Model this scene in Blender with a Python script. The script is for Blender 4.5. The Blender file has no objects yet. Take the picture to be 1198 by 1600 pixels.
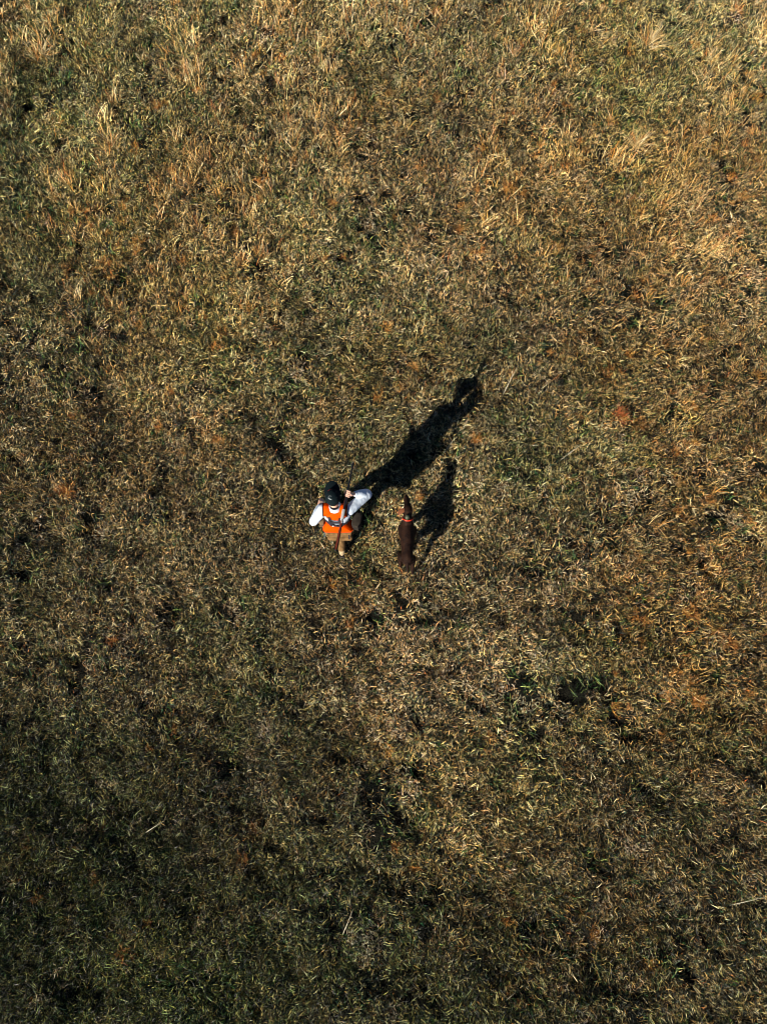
import bpy, bmesh, math, random
import numpy as np
from mathutils import Vector, Matrix, Euler

# ---------------------------------------------------------------- camera, world, sun, exposure
sc = bpy.context.scene
col = sc.collection
cam_d = bpy.data.cameras.new('camera')
cam = bpy.data.objects.new('camera', cam_d); col.objects.link(cam); sc.camera = cam
cam.location = (0, 0, 10.75)
cam.rotation_euler = (math.radians(14.6), 0, 0)
cam_d.sensor_fit = 'VERTICAL'; cam_d.sensor_height = 24.0
cam_d.lens = 24.0 * 1110 / 1600
cam_d.clip_start = 0.1; cam_d.clip_end = 1500

SUN_EL, SUN_AZ = 27.5, 221.0          # azimuth clockwise from +Y
wd = bpy.data.worlds.new('World'); sc.world = wd; wd.use_nodes = True
wn = wd.node_tree
sky = wn.nodes.new('ShaderNodeTexSky'); sky.sky_type = 'NISHITA'; sky.sun_disc = False
sky.sun_elevation = math.radians(SUN_EL); sky.sun_rotation = math.radians(SUN_AZ)
sky.air_density = 0.45; sky.dust_density = 0.0; sky.ozone_density = 3.0
wn.links.new(sky.outputs[0], wn.nodes['Background'].inputs[0])
wn.nodes['Background'].inputs[1].default_value = 0.05
sl = bpy.data.lights.new('sun', 'SUN'); sl.energy = 5.0; sl.angle = math.radians(0.5)
sl.color = (1.0, 0.93, 0.79)
sun = bpy.data.objects.new('sun', sl); col.objects.link(sun); sun.location = (-8, -9, 12)
_a, _e = math.radians(SUN_AZ), math.radians(SUN_EL)
sd = Vector((math.sin(_a) * math.cos(_e), math.cos(_a) * math.cos(_e), math.sin(_e)))
sun.rotation_euler = sd.to_track_quat('Z', 'Y').to_euler()
sc.view_settings.view_transform = 'Standard'; sc.view_settings.look = 'None'
sc.view_settings.exposure = 0.88; sc.view_settings.gamma = 1.0
sc.cycles.pixel_filter_type = 'BLACKMAN_HARRIS'; sc.cycles.filter_width = 1.0
sc.cycles.max_bounces = 5; sc.cycles.diffuse_bounces = 1; sc.cycles.transmission_bounces = 3

rng = np.random.default_rng(7); random.seed(7)

# ---------------------------------------------------------------- helpers
def tag(o, label=None, cat=None, group=None, kind=None):
    if label: o['label'] = label
    if cat: o['category'] = cat
    if group: o['group'] = group
    if kind: o['kind'] = kind
    return o

def empty(name, loc, rz=0):
    o = bpy.data.objects.new(name, None); col.objects.link(o)
    o.location = loc; o.rotation_euler = (0, 0, rz); o.empty_display_size = .1
    return o

def nodes(m):
    return m.node_tree.nodes, m.node_tree.links

def mat(name, color, rough=.7, spec=.3, var=.0, scale=30, bump=0., bscale=200, metal=0., color2=None, translucent=0, sheen=0):
    m = bpy.data.materials.new(name); m.use_nodes = True
    n, l = nodes(m); b = n['Principled BSDF']
    b.inputs['Roughness'].default_value = rough; b.inputs['Metallic'].default_value = metal
    b.inputs['Specular IOR Level'].default_value = spec
    if sheen: b.inputs['Sheen Weight'].default_value = sheen
    tc = n.new('ShaderNodeTexCoord')
    nz = n.new('ShaderNodeTexNoise'); nz.inputs['Scale'].default_value = scale; nz.inputs['Detail'].default_value = 5
    l.new(tc.outputs['Object'], nz.inputs['Vector'])
    cr = n.new('ShaderNodeValToRGB')
    c2 = color2 or tuple(c * (1 - var) for c in color)
    cr.color_ramp.elements[0].position = .35; cr.color_ramp.elements[0].color = (*c2, 1)
    cr.color_ramp.elements[1].position = .65; cr.color_ramp.elements[1].color = (*color, 1)
    l.new(nz.outputs[0], cr.inputs[0]); l.new(cr.outputs[0], b.inputs['Base Color'])
    if bump:
        n2 = n.new('ShaderNodeTexNoise'); n2.inputs['Scale'].default_value = bscale; n2.inputs['Detail'].default_value = 3
        l.new(tc.outputs['Object'], n2.inputs['Vector'])
        bp = n.new('ShaderNodeBump'); bp.inputs['Strength'].default_value = bump; bp.inputs['Distance'].default_value = .004
        l.new(n2.outputs[0], bp.inputs['Height']); l.new(bp.outputs[0], b.inputs['Normal'])
    return m

# ---------------------------------------------------------------- smooth noise in numpy
_lat = {}
def vnoise(x, y, f, seed):
    if seed not in _lat: _lat[seed] = np.random.default_rng(1000 + seed).random((256, 256))
    g = _lat[seed]
    u, v = np.asarray(x) * f + 731.3, np.asarray(y) * f + 417.7
    iu, iv = np.floor(u).astype(int), np.floor(v).astype(int)
    fu, fv = u - iu, v - iv
    fu = fu * fu * (3 - 2 * fu); fv = fv * fv * (3 - 2 * fv)
    a = g[iu % 256, iv % 256]; b = g[(iu + 1) % 256, iv % 256]
    c = g[iu % 256, (iv + 1) % 256]; d = g[(iu + 1) % 256, (iv + 1) % 256]
    return (a * (1 - fu) + b * fu) * (1 - fv) + (c * (1 - fu) + d * fu) * fv
def fbm(x, y, f, seed, octs=3):
    s, a, t = 0, 1., 0
    for k in range(octs):
        s = s + a * vnoise(x, y, f * 2 ** k, seed + 17 * k); t += a; a *= .5
    return s / t
def blob(x, y, cx, cy, rx, ry=None):
    ry = ry or rx
    return np.exp(-(((x - cx) / rx) ** 2 + ((y - cy) / ry) ** 2))

HOLLOWS = [(0.05, -.95, .45, .2), (1.15, .5, .5, .2), (-5.4, -2.9, .6, .35), (-1.15, 10.4, .35, .6), (-4.9, .7, .7, .3),
           (2.0, .0, .8, .25), (-6.1, 11.6, .5, .6), (-0.95, 1.55, .16, .16), (4.0, 10.0, .35, .7), (-4.0, -3.6, .7, .3), (6.2, .9, .5, .3),
           (2.8, -3.3, .7, .3), (-2.6, 1.3, .7, .3), (6.6, 10.0, .4, .8), (-4.6, 2.5, .6, .35)]
def hf(x, y):
    h = .20 * (fbm(x, y, .55, 1, 3) - .5) + .16 * (fbm(x, y, 1.6, 2, 3) - .5) + .15 * (fbm(x, y, 3.6, 3, 2) - .5)
    for cx, cy, rx, ry in HOLLOWS:
        h = h - .06 * blob(x, y, cx, cy, rx * 1.2, ry * 1.2)
    # the ground lies level where the hunter and the dog stand
    k = np.clip(blob(x, y, -.6, 2.5, .9) + blob(x, y, .35, 2.3, .8), 0, 1)
    r = np.sqrt(x * x + (y - 4) ** 2)
    fade = np.clip((40 - r) / 20, 0, 1)
    return h * (1 - k) * fade
def gz(x, y): return float(hf(np.array(x, float), np.array(y, float)))

# ---------------------------------------------------------------- ground sheet
def axis(lo, hi, step, far):
    a = list(np.arange(lo, hi + 1e-6, step)); s = step; v = a[0]; pre = []
    while v > -far: s *= 1.35; v -= s; pre.append(v)
    s = step; v = a[-1]; post = []
    while v < far: s *= 1.35; v += s; post.append(v)
    return np.array(pre[::-1] + a + post)
xs, ys = axis(-11, 11, .08, 400), axis(-8, 19, .08, 400)
X, Y = np.meshgrid(xs, ys)
Z = hf(X, Y)
V = np.stack([X.ravel(), Y.ravel(), Z.ravel()], 1)
nx, ny = len(xs), len(ys)
i = np.arange(nx - 1)[None, :] + nx * np.arange(ny - 1)[:, None]
Fq = np.stack([i, i + 1, i + nx + 1, i + nx], -1).reshape(-1, 4)
def np_mesh(name, V, F):
    me = bpy.data.meshes.new(name)
    k = F.shape[1]
    me.vertices.add(len(V)); me.vertices.foreach_set('co', np.ascontiguousarray(V, dtype=np.float32).ravel())
    me.loops.add(F.size); me.loops.foreach_set('vertex_index', np.ascontiguousarray(F, dtype=np.int32).ravel())
    me.polygons.add(len(F)); me.polygons.foreach_set('loop_start', np.arange(0, F.size, k, dtype=np.int32))
    me.update(calc_edges=True)
    return me
gm = np_mesh('ground', V, Fq)
gm.polygons.foreach_set('use_smooth', np.ones(len(Fq), bool))
ground = bpy.data.objects.new('ground', gm); col.objects.link(ground)
tag(ground, 'dark bumpy soil and thatch of the meadow under the dry grass', kind='structure')
m = bpy.data.materials.new('meadow_soil'); m.use_nodes = True
n, l = nodes(m); b = n['Principled BSDF']; b.inputs['Roughness'].default_value = .95; b.inputs['Specular IOR Level'].default_value = .1
tc = n.new('ShaderNodeTexCoord')
n1 = n.new('ShaderNodeTexNoise'); n1.inputs['Scale'].default_value = 1.1; n1.inputs['Detail'].default_value = 8
n2 = n.new('ShaderNodeTexNoise'); n2.inputs['Scale'].default_value = 45; n2.inputs['Detail'].default_value = 6
l.new(tc.outputs['Object'], n1.inputs[0]); l.new(tc.outputs['Object'], n2.inputs[0])
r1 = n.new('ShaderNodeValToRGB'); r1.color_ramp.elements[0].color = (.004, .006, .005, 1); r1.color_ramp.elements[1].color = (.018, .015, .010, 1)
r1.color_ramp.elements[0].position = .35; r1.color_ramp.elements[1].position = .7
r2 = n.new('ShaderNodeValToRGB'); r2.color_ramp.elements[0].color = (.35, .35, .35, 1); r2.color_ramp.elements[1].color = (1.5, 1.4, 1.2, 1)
r2.color_ramp.elements[0].position = .4; r2.color_ramp.elements[1].position = .7
l.new(n1.outputs[0], r1.inputs[0]); l.new(n2.outputs[0], r2.inputs[0])
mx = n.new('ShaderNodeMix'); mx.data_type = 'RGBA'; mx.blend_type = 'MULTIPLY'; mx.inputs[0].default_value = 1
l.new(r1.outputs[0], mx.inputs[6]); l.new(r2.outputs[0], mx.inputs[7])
# far off, where no single blade is built, the sheet takes the colour of the grass
gp = n.new('ShaderNodeNewGeometry')
ln = n.new('ShaderNodeVectorMath'); ln.operation = 'LENGTH'; l.new(gp.outputs['Position'], ln.inputs[0])
mr = n.new('ShaderNodeMapRange'); mr.inputs[1].default_value = 17; mr.inputs[2].default_value = 26; l.new(ln.outputs['Value'], mr.inputs[0])
mx2 = n.new('ShaderNodeMix'); mx2.data_type = 'RGBA'; l.new(mr.outputs[0], mx2.inputs[0]); l.new(mx.outputs[2], mx2.inputs[6]); mx2.inputs[7].default_value = (.12, .095, .04, 1)
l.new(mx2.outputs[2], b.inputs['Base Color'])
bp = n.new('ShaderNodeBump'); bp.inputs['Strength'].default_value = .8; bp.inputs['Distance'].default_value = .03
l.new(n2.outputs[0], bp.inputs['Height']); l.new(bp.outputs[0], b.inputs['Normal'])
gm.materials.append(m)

# ---------------------------------------------------------------- grass: blade clumps
# palettes: linear base colours of dead and living blades, plus painted gap shade
STRAW = np.array([(.90, .65, .29), (.90, .78, .50), (.84, .54, .20), (.88, .72, .36), (.74, .47, .17)])
BROWN = np.array([(.46, .22, .07), (.36, .21, .08), (.54, .29, .09), (.28, .17, .07)])
GAP_SHADE = np.array([(.014, .015, .010), (.022, .018, .010), (.010, .015, .011), (.03, .022, .012), (.012, .020, .013)])  # near-black blades: shade of the gaps between blades, painted as colour
RUST = np.array([(.58, .21, .04), (.66, .30, .05), (.48, .15, .04), (.70, .38, .09)])
GREY = np.array([(.74, .60, .38), (.86, .76, .54), (.58, .45, .27)])
GREEN = np.array([(.10, .18, .06), (.16, .22, .07), (.05, .14, .07), (.27, .30, .09), (.03, .11, .07)])

def blades(count, root_r, length, tilt, width, curl, mix, segs=3, lean=(0, 0), z0=(0, 0), r=None, droop=.5, comb=None):
    """numpy arrays of curved, tapering blades. Returns V, F(list of quads), C"""
    r = r or np.random.default_rng(rng.integers(1 << 30))
    ang = r.random(count) * 2 * np.pi; rad = root_r * np.sqrt(r.random(count))
    bx, by = rad * np.cos(ang), rad * np.sin(ang); bz = r.uniform(z0[0], z0[1], count)
    L = r.uniform(*length, count); T = np.radians(r.uniform(*tilt, count))
    A = ang + r.normal(0, 1.0, count) if root_r < .07 else r.random(count) * 2 * np.pi
    if comb: A = r.normal(0, comb, count)
    W = r.uniform(*width, count)
    dA = r.normal(0, curl, count)
    P = np.stack([bx, by, bz], 1); Vs = []
    face = r.uniform(-1, 1, count)                       # twist of the blade's flat
    for s in range(segs + 1):
        t = s / segs
        w = W * (1 - .85 * t ** 1.6) * (.6 if s == 0 else 1)
        h = np.stack([np.sin(T) * np.cos(A), np.sin(T) * np.sin(A), np.cos(T)], 1)
        side = np.stack([-np.sin(A), np.cos(A), np.zeros(count)], 1)
        nrm = np.cross(h, side)
        sv = side * np.cos(face + t * .8)[:, None] + nrm * np.sin(face + t * .8)[:, None]
        Vs += [P - sv * w[:, None] / 2, P + sv * w[:, None] / 2]
        P = P + h * (L / segs)[:, None] + np.array([lean[0], lean[1], 0]) * (L / segs)[:, None] * t
        T = T + droop * r.uniform(.0, .8, count) / segs * 2; A = A + dA * .5 / segs * 2
    V = np.stack(Vs, 1)                                   # count, 2*(segs+1), 3
    k = 2 * (segs + 1)
    base = (np.arange(count) * k)[:, None]
    F = np.concatenate([base + np.array([[2 * s, 2 * s + 1, 2 * s + 3, 2 * s + 2]]) for s in range(segs)], 0)
    pal, wts = zip(*mix); wts = np.array(wts) / sum(wts)
    which = r.choice(len(pal), count, p=wts)
    C = np.zeros((count, 3))
    for q, p in enumerate(pal):
        mk = which == q; C[mk] = p[r.integers(0, len(p), mk.sum())]
    C = C * r.uniform(.5, 1.25, (count, 1))
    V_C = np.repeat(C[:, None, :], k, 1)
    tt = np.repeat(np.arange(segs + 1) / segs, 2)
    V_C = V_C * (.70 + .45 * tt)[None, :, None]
    return V.reshape(-1, 3), F, V_C.reshape(-1, 3)

def seedheads(V, C, segs, count, r, size=.012):
    """little spikelets at the tips of stems"""
    k = 2 * (segs + 1)
    tips = V.reshape(-1, k, 3)[:, -1]; cs = C.reshape(-1, k, 3)[:, -1]
    Vs, Fs, Cs = [], [], []
    for j in range(len(tips)):
        for q in range(count):
            p = tips[j] + r.normal(0, .012, 3) - np.array([0, 0, q * .012])
            d = r.normal(0, 1, 3); d[2] = abs(d[2]) + .5; d /= np.linalg.norm(d)
            s = np.cross(d, r.normal(0, 1, 3)); s /= np.linalg.norm(s)
            b0 = len(Vs); Vs += [p - s * size * .2, p + s * size * .2, p + d * size * 1.3 + s * size * .1, p + d * size * 1.3 - s * size * .1]
            Fs.append([b0, b0 + 1, b0 + 2, b0 + 3]); Cs += [cs[j] * 1.1] * 4
    return np.array(Vs), np.array(Fs), np.array(Cs)

def join(parts):
    Vs, Fs, Cs, o = [], [], [], 0
    for v, f, c in parts:
        Vs.append(v); Fs.append(f + o); Cs.append(c); o += len(v)
    return np.concatenate(Vs), np.concatenate(Fs), np.concatenate(Cs)

def weed_geo(r, radius, height, n, pal, thick=.004):
    """a dry branching weed: stems that fork into short twigs"""
    parts = [blades(n // 3, .03, (height * .6, height), (8, 55), (thick, thick * 1.5), .5, [(pal, 1)], r=r, droop=.3)]
    v = parts[0][0].reshape(-1, 8, 3)
    tw = []
    for k in range(n):
        s = v[r.integers(len(v))]; t = r.integers(1, 4); p = s[2 * t]
        b = blades(2, .008, (radius * .25, radius * .55), (15, 95), (thick * .7, thick * 1.3), .6, [(pal, 1)], segs=3, r=r, droop=.2)
        tw.append((b[0] + p, b[1], b[2]))
    return join(parts + tw)

clumps = []          # (V, F, C)
D = [(STRAW, 5.0), (BROWN, 1.6), (GREY, 1.7), (RUST, .35), (GREEN, 2.4), (GAP_SHADE, 13)]
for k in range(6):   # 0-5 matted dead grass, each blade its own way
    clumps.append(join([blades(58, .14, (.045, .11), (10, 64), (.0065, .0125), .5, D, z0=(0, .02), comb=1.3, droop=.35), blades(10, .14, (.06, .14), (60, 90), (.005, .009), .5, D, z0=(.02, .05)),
                        blades(34, .15, (.05, .11), (50, 100), (.008, .013), .6, [(GAP_SHADE, 8), (BROWN, .4), (GREEN, .6)], z0=(0, .02))]))
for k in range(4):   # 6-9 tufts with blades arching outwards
    clumps.append(blades(56, .05, (.07, .17), (10, 60), (.0045, .008), .6, [(STRAW, 5), (BROWN, 3), (GREY, 2), (GREEN, 2), (GAP_SHADE, 9)], droop=.6))
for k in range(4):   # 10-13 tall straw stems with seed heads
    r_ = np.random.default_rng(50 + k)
    a = blades(20, .10, (.16, .36), (5, 40), (.005, .008), .25, [(STRAW, 5), (RUST, .8), (BROWN, 1.5), (GAP_SHADE, 5)], r=r_, droop=.35, lean=(.15, .1))
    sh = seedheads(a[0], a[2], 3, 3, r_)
    clumps.append(join([a, sh, blades(26, .12, (.08, .2), (15, 60), (.005, .009), .5, [(STRAW, 3), (BROWN, 1.5), (GREEN, 3), (GAP_SHADE, 8)], r=r_)]))
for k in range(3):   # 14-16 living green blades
    clumps.append(blades(36, .10, (.06, .15), (15, 65), (.006, .011), .5, [(GREEN, 8), (STRAW, 1.5), (GAP_SHADE, 6)]))
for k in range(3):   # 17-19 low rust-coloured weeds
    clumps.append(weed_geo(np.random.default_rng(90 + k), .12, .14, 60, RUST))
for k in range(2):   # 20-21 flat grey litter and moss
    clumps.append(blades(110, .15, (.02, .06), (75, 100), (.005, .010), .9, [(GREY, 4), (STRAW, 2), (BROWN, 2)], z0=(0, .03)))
NV = len(clumps)

# scatter points, denser inside the picture and thinning out beyond it
def scatter(dens, area, seed):
    r = np.random.default_rng(seed); x0, x1, y0, y1 = area
    n = int(dens * (x1 - x0) * (y1 - y0)); x, y = r.uniform(x0, x1, n), r.uniform(y0, y1, n)
    return x, y, r
def in_view(x, y, mgn):      # trapezoid of ground near the photographed piece
    w = 5.9 + .137 * y
    return (np.abs(x) < w + mgn) & (y > -4.2 - mgn) & (y < 13.2 + mgn)
pts = []
def add(x, y, var, scl, tint, green, r, zo=0., lean=.25):
    n = len(x); flow = 12 * fbm(x, y, .8, 61, 3) + r.normal(0, .6, n)
    pts.append(dict(x=x, y=y, z=hf(x, y) + zo, var=np.broadcast_to(var, n).copy(), s=scl, tint=tint, green=green,
                    rot=np.stack([r.normal(0, lean, n), r.normal(0, lean, n), flow], 1)))
def fields(x, y):
    patch = fbm(x, y, .45, 11, 4); fine = fbm(x, y, 1.7, 12, 3); med = fbm(x, y, .9, 15, 3)
    straw = np.clip((y - 5.2) / 5, 0, 1) * .95 + np.clip((x - 3.2) / 2.6, 0, 1) * .55 * np.clip((y + 2) / 3, 0, 1)
    straw = straw * np.clip((fbm(x * 1.6, y * .55, .9, 15, 3) - .42) * 6, 0, 1)
    green = np.clip((fbm(x, y, .6, 21, 3) - .47) * 4, 0, 1) * .36 + .3 * np.clip((-x - 1) / 4, 0, 1) * np.clip((6 - y) / 6, 0, 1) + .2 * np.clip((0 - y) / 4, 0, 1) + .65 * blob(x, y, -3.8, -3, 2.8, 1.8) + .6 * blob(x, y, -6.2, 10.5, 2.2, 4) + .4 * blob(x, y, 5.5, 11.8, 2.5, 1.8) + .3 * blob(x, y, 0, 12, 3, 2) + .3 * blob(x, y, .5, -3.5, 4, 1.3) + .25 * blob(x, y, 2.2, 3.6, 1.2, .9)
    warm = np.clip((fbm(x, y, .8, 31, 3) - .45) * 4, 0, 1) * .40 + .25 * blob(x, y, -3.6, 8.5, 2.2, 3) + .2 * blob(x, y, 3, 9, 3, 3) + .8 * blob(x, y, 4.7, .4, 1.2, 1.4) + .45 * blob(x, y, 5.2, 4.5, 2.2, 3) + .45 * blob(x, y, 5.2, 10, 2, 2.5)  + .5 * blob(x, y, -3.6, 8.2, 1.6, 3) * .7 + .15 * blob(x, y, -2.2, 6, 2, 1.5) + .4 * blob(x, y, 2.6, 8.3, 1.6, 2) + .35 * blob(x, y, -4.5, 3.4, 1.6, 1)
    # tone multiplier: noise patches, paler up the meadow, darker at lower left
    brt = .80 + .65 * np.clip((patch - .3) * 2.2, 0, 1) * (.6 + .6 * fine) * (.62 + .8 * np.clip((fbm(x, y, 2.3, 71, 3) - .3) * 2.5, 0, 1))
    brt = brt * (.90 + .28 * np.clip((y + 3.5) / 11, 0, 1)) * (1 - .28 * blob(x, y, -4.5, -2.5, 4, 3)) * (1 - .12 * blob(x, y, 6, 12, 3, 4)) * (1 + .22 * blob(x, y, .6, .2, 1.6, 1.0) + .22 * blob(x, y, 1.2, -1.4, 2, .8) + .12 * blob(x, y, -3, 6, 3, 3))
    return straw, np.clip(green, 0, 1), np.clip(warm, 0, 1), brt
def tints(brt, warm, r):
    n = len(brt); t = np.ones((n, 3)) * brt[:, None]
    t *= np.stack([1 + .08 * warm, 1 - .08 * warm, 1 - .34 * warm], 1)
    t *= r.uniform(.8, 1.2, (n, 1)) * (1 + r.normal(0, .04, (n, 3)))
    return t
feet = [(-.64, 2.23, .07), (-.74, 2.92, .08)]
def clear(x, y):
    k = np.ones(len(x), bool)
    for cx, cy, rr in feet: k &= (x - cx) ** 2 + (y - cy) ** 2 > rr ** 2
    return k
# matted base
for seed, dens, area, keep, sc_ in [(1, 145, (-10, 10, -6.5, 16), lambda x, y: in_view(x, y, 1.2), 1.), (2, 30, (-17, 17, -13, 27), lambda x, y: ~in_view(x, y, 1.2), 1.7)]:
    x, y, r = scatter(dens, area, seed); k = keep(x, y) & clear(x, y); x, y = x[k], y[k]
    straw, green, warm, brt = fields(x, y); n = len(x)
    hol = sum(blob(x, y, *h) for h in HOLLOWS)
    k = r.random(n) > .35 * np.clip(hol, 0, 1) + .6 * np.clip(blob(x, y, -.93, 1.62, .17), 0, 1) + .62 * np.clip((.50 - fbm(x, y, 1.9, 41, 3)) * 5, 0, 1)
    x, y, straw, green, warm, brt = x[k], y[k], straw[k], green[k], warm[k], brt[k]; n = len(x)
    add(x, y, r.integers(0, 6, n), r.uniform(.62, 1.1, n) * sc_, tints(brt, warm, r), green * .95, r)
# tufts
x, y, r = scatter(16, (-10, 10, -6.5, 16), 3); k = in_view(x, y, 1.2) & clear(x, y) & (fbm(x, y, 2.0, 41, 3) > .44); x, y = x[k], y[k]
straw, green, warm, brt = fields(x, y); n = len(x)
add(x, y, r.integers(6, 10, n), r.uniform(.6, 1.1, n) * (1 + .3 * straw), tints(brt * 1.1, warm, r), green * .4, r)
# tall straw
x, y, r = scatter(22, (-10, 10, -6.5, 16), 4); straw, green, warm, brt = fields(x, y)
k = in_view(x, y, 1.2) & (r.random(len(x)) < straw * .9) & (blob(x, y, -.2, 2.6, 1.3) < .3); x, y, straw, warm, brt = x[k], y[k], straw[k], warm[k], brt[k]; n = len(x)
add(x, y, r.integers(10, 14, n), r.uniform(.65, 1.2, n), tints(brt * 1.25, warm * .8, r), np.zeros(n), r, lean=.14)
# green
x, y, r = scatter(34, (-10, 10, -6.5, 16), 5); straw, green, warm, brt = fields(x, y)
k = in_view(x, y, 1.2) & clear(x, y) & (r.random(len(x)) < green * .9 + .08); x, y, warm, brt = x[k], y[k], warm[k], brt[k]; n = len(x)
add(x, y, r.integers(14, 17, n), r.uniform(.7, 1.2, n), tints(brt, warm * .3, r), np.ones(n), r)
# rust weeds
x, y, r = scatter(7, (-10, 10, -6.5, 16), 6); straw, green, warm, brt = fields(x, y)
k = in_view(x, y, 1.2) & clear(x, y) & (r.random(len(x)) < warm * .6); x, y, warm, brt = x[k], y[k], warm[k], brt[k]; n = len(x)
add(x, y, r.integers(17, 20, n), r.uniform(.6, 1.2, n), tints(brt * .9, warm * .2, r), np.zeros(n), r)
# litter on worn spots
x, y, r = scatter(9, (-10, 10, -6.5, 16), 8); straw, green, warm, brt = fields(x, y)
k = in_view(x, y, 1.2) & clear(x, y); x, y, warm, brt = x[k], y[k], warm[k], brt[k]; n = len(x)
add(x, y, r.integers(20, 22, n), r.uniform(.7, 1.3, n), tints(brt * .8, warm * .3, r), np.zeros(n), r, lean=.1)

cat = lambda key: np.concatenate([p[key] for p in pts])
px, py, pz, pv, ps, pt, pg, pr = (cat(k) for k in ('x', 'y', 'z', 'var', 's', 'tint', 'green', 'rot'))
NP = len(px)
cv, cf, cc = join(clumps)
nverts = [len(c[0]) for c in clumps]
allV = np.concatenate([cv, np.stack([px, py, pz], 1)])
gme = np_mesh('grass', allV, cf)
def attr(me, name, typ, data):
    a = me.attributes.new(name, typ, 'POINT')
    key = {'FLOAT': 'value', 'INT': 'value', 'FLOAT_VECTOR': 'vector', 'FLOAT_COLOR': 'color'}[typ]
    a.data.foreach_set(key, np.ascontiguousarray(data, dtype=np.int32 if typ == 'INT' else np.float32).ravel())
NC = len(cv)
# a value carried by every vertex: which clump it belongs to; scattered points get 100 + the clump they show
vid = np.concatenate([np.repeat(np.arange(NV), nverts), 100 + pv])
attr(gme, 'variant', 'INT', vid)
attr(gme, 'tuft_rotation', 'FLOAT_VECTOR', np.concatenate([np.zeros((NC, 3)), pr]))
attr(gme, 'tuft_scale', 'FLOAT', np.concatenate([np.ones(NC), ps]))
attr(gme, 'tint', 'FLOAT_VECTOR', np.concatenate([np.ones((NC, 3)), pt]))
attr(gme, 'green', 'FLOAT', np.concatenate([np.zeros(NC), pg]))
attr(gme, 'blade_colour', 'FLOAT_COLOR', np.concatenate([np.concatenate([cc, np.ones((NC, 1))], 1), np.zeros((NP, 4))]))
grass = bpy.data.objects.new('grass', gme); col.objects.link(grass)
tag(grass, 'dry matted meadow grass, straw and brown blades with green among them', 'grass', kind='stuff')

def blade_material(name, instanced):
    m = bpy.data.materials.new(name); m.use_nodes = True
    n, l = nodes(m); b = n['Principled BSDF']; out = n['Material Output']
    b.inputs['Roughness'].default_value = .5; b.inputs['Specular IOR Level'].default_value = .35
    a = n.new('ShaderNodeAttribute'); a.attribute_name = 'blade_colour'
    src = a.outputs['Color']
    if instanced:
        t = n.new('ShaderNodeAttribute'); t.attribute_type = 'INSTANCER'; t.attribute_name = 'tint'
        g = n.new('ShaderNodeAttribute'); g.attribute_type = 'INSTANCER'; g.attribute_name = 'green'
        mg = n.new('ShaderNodeMix'); mg.data_type = 'RGBA'; mg.blend_type = 'MULTIPLY'
        l.new(g.outputs['Fac'], mg.inputs[0]); l.new(src, mg.inputs[6]); mg.inputs[7].default_value = (.52, .80, .50, 1)
        mt = n.new('ShaderNodeMix'); mt.data_type = 'RGBA'; mt.blend_type = 'MULTIPLY'; mt.clamp_result = False
        mt.inputs[0].default_value = 1
        l.new(mg.outputs[2], mt.inputs[6]); l.new(t.outputs['Vector'], mt.inputs[7]); src = mt.outputs[2]
    l.new(src, b.inputs['Base Color'])
    tr = n.new('ShaderNodeBsdfTranslucent'); l.new(src, tr.inputs[0])
    ms = n.new('ShaderNodeMixShader'); ms.inputs[0].default_value = .05
    l.new(b.outputs[0], ms.inputs[1]); l.new(tr.outputs[0], ms.inputs[2]); l.new(ms.outputs[0], out.inputs[0])
    return m
bmat = blade_material('grass_blades', True)
gme.materials.append(bmat)

ng = bpy.data.node_groups.new('grass_scatter', 'GeometryNodeTree')
ng.interface.new_socket('Geometry', in_out='INPUT', socket_type='NodeSocketGeometry')
ng.interface.new_socket('Geometry', in_out='OUTPUT', socket_type='NodeSocketGeometry')
N, Lk = ng.nodes, ng.links
gi, go = N.new('NodeGroupInput'), N.new('NodeGroupOutput')
def named(nm, dt):
    a = N.new('GeometryNodeInputNamedAttribute'); a.data_type = dt; a.inputs[0].default_value = nm
    return [o for o in a.outputs if o.enabled and o.name == 'Attribute'][0]
va = named('variant', 'INT')
def sep(field_sock, geo):
    s = N.new('GeometryNodeSeparateGeometry'); s.domain = 'POINT'
    Lk.new(geo, s.inputs[0]); Lk.new(field_sock, s.inputs[1]); return s
def cmp_int(op, sock, val):
    c = N.new('FunctionNodeCompare'); c.data_type = 'INT'; c.operation = op
    ins = [q for q in c.inputs if q.enabled]; Lk.new(sock, ins[0]); ins[1].default_value = val
    return c.outputs[0]
top = sep(cmp_int('LESS_THAN', va, 100), gi.outputs[0])
jn = N.new('GeometryNodeJoinGeometry')
for v in range(NV):
    s = sep(cmp_int('EQUAL', va, v), top.outputs[0])
    p = sep(cmp_int('EQUAL', va, 100 + v), top.outputs[1])
    m2p = N.new('GeometryNodeMeshToPoints'); Lk.new(p.outputs[0], m2p.inputs[0])
    iop = N.new('GeometryNodeInstanceOnPoints'); Lk.new(m2p.outputs[0], iop.inputs['Points']); Lk.new(s.outputs[0], iop.inputs['Instance'])
    e2r = N.new('FunctionNodeEulerToRotation'); Lk.new(named('tuft_rotation', 'FLOAT_VECTOR'), e2r.inputs[0]); Lk.new(e2r.outputs[0], iop.inputs['Rotation'])
    Lk.new(named('tuft_scale', 'FLOAT'), iop.inputs['Scale'])
    Lk.new(iop.outputs[0], jn.inputs[0])
Lk.new(jn.outputs[0], go.inputs[0])
md = grass.modifiers.new('scatter', 'NODES'); md.node_group = ng

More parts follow.
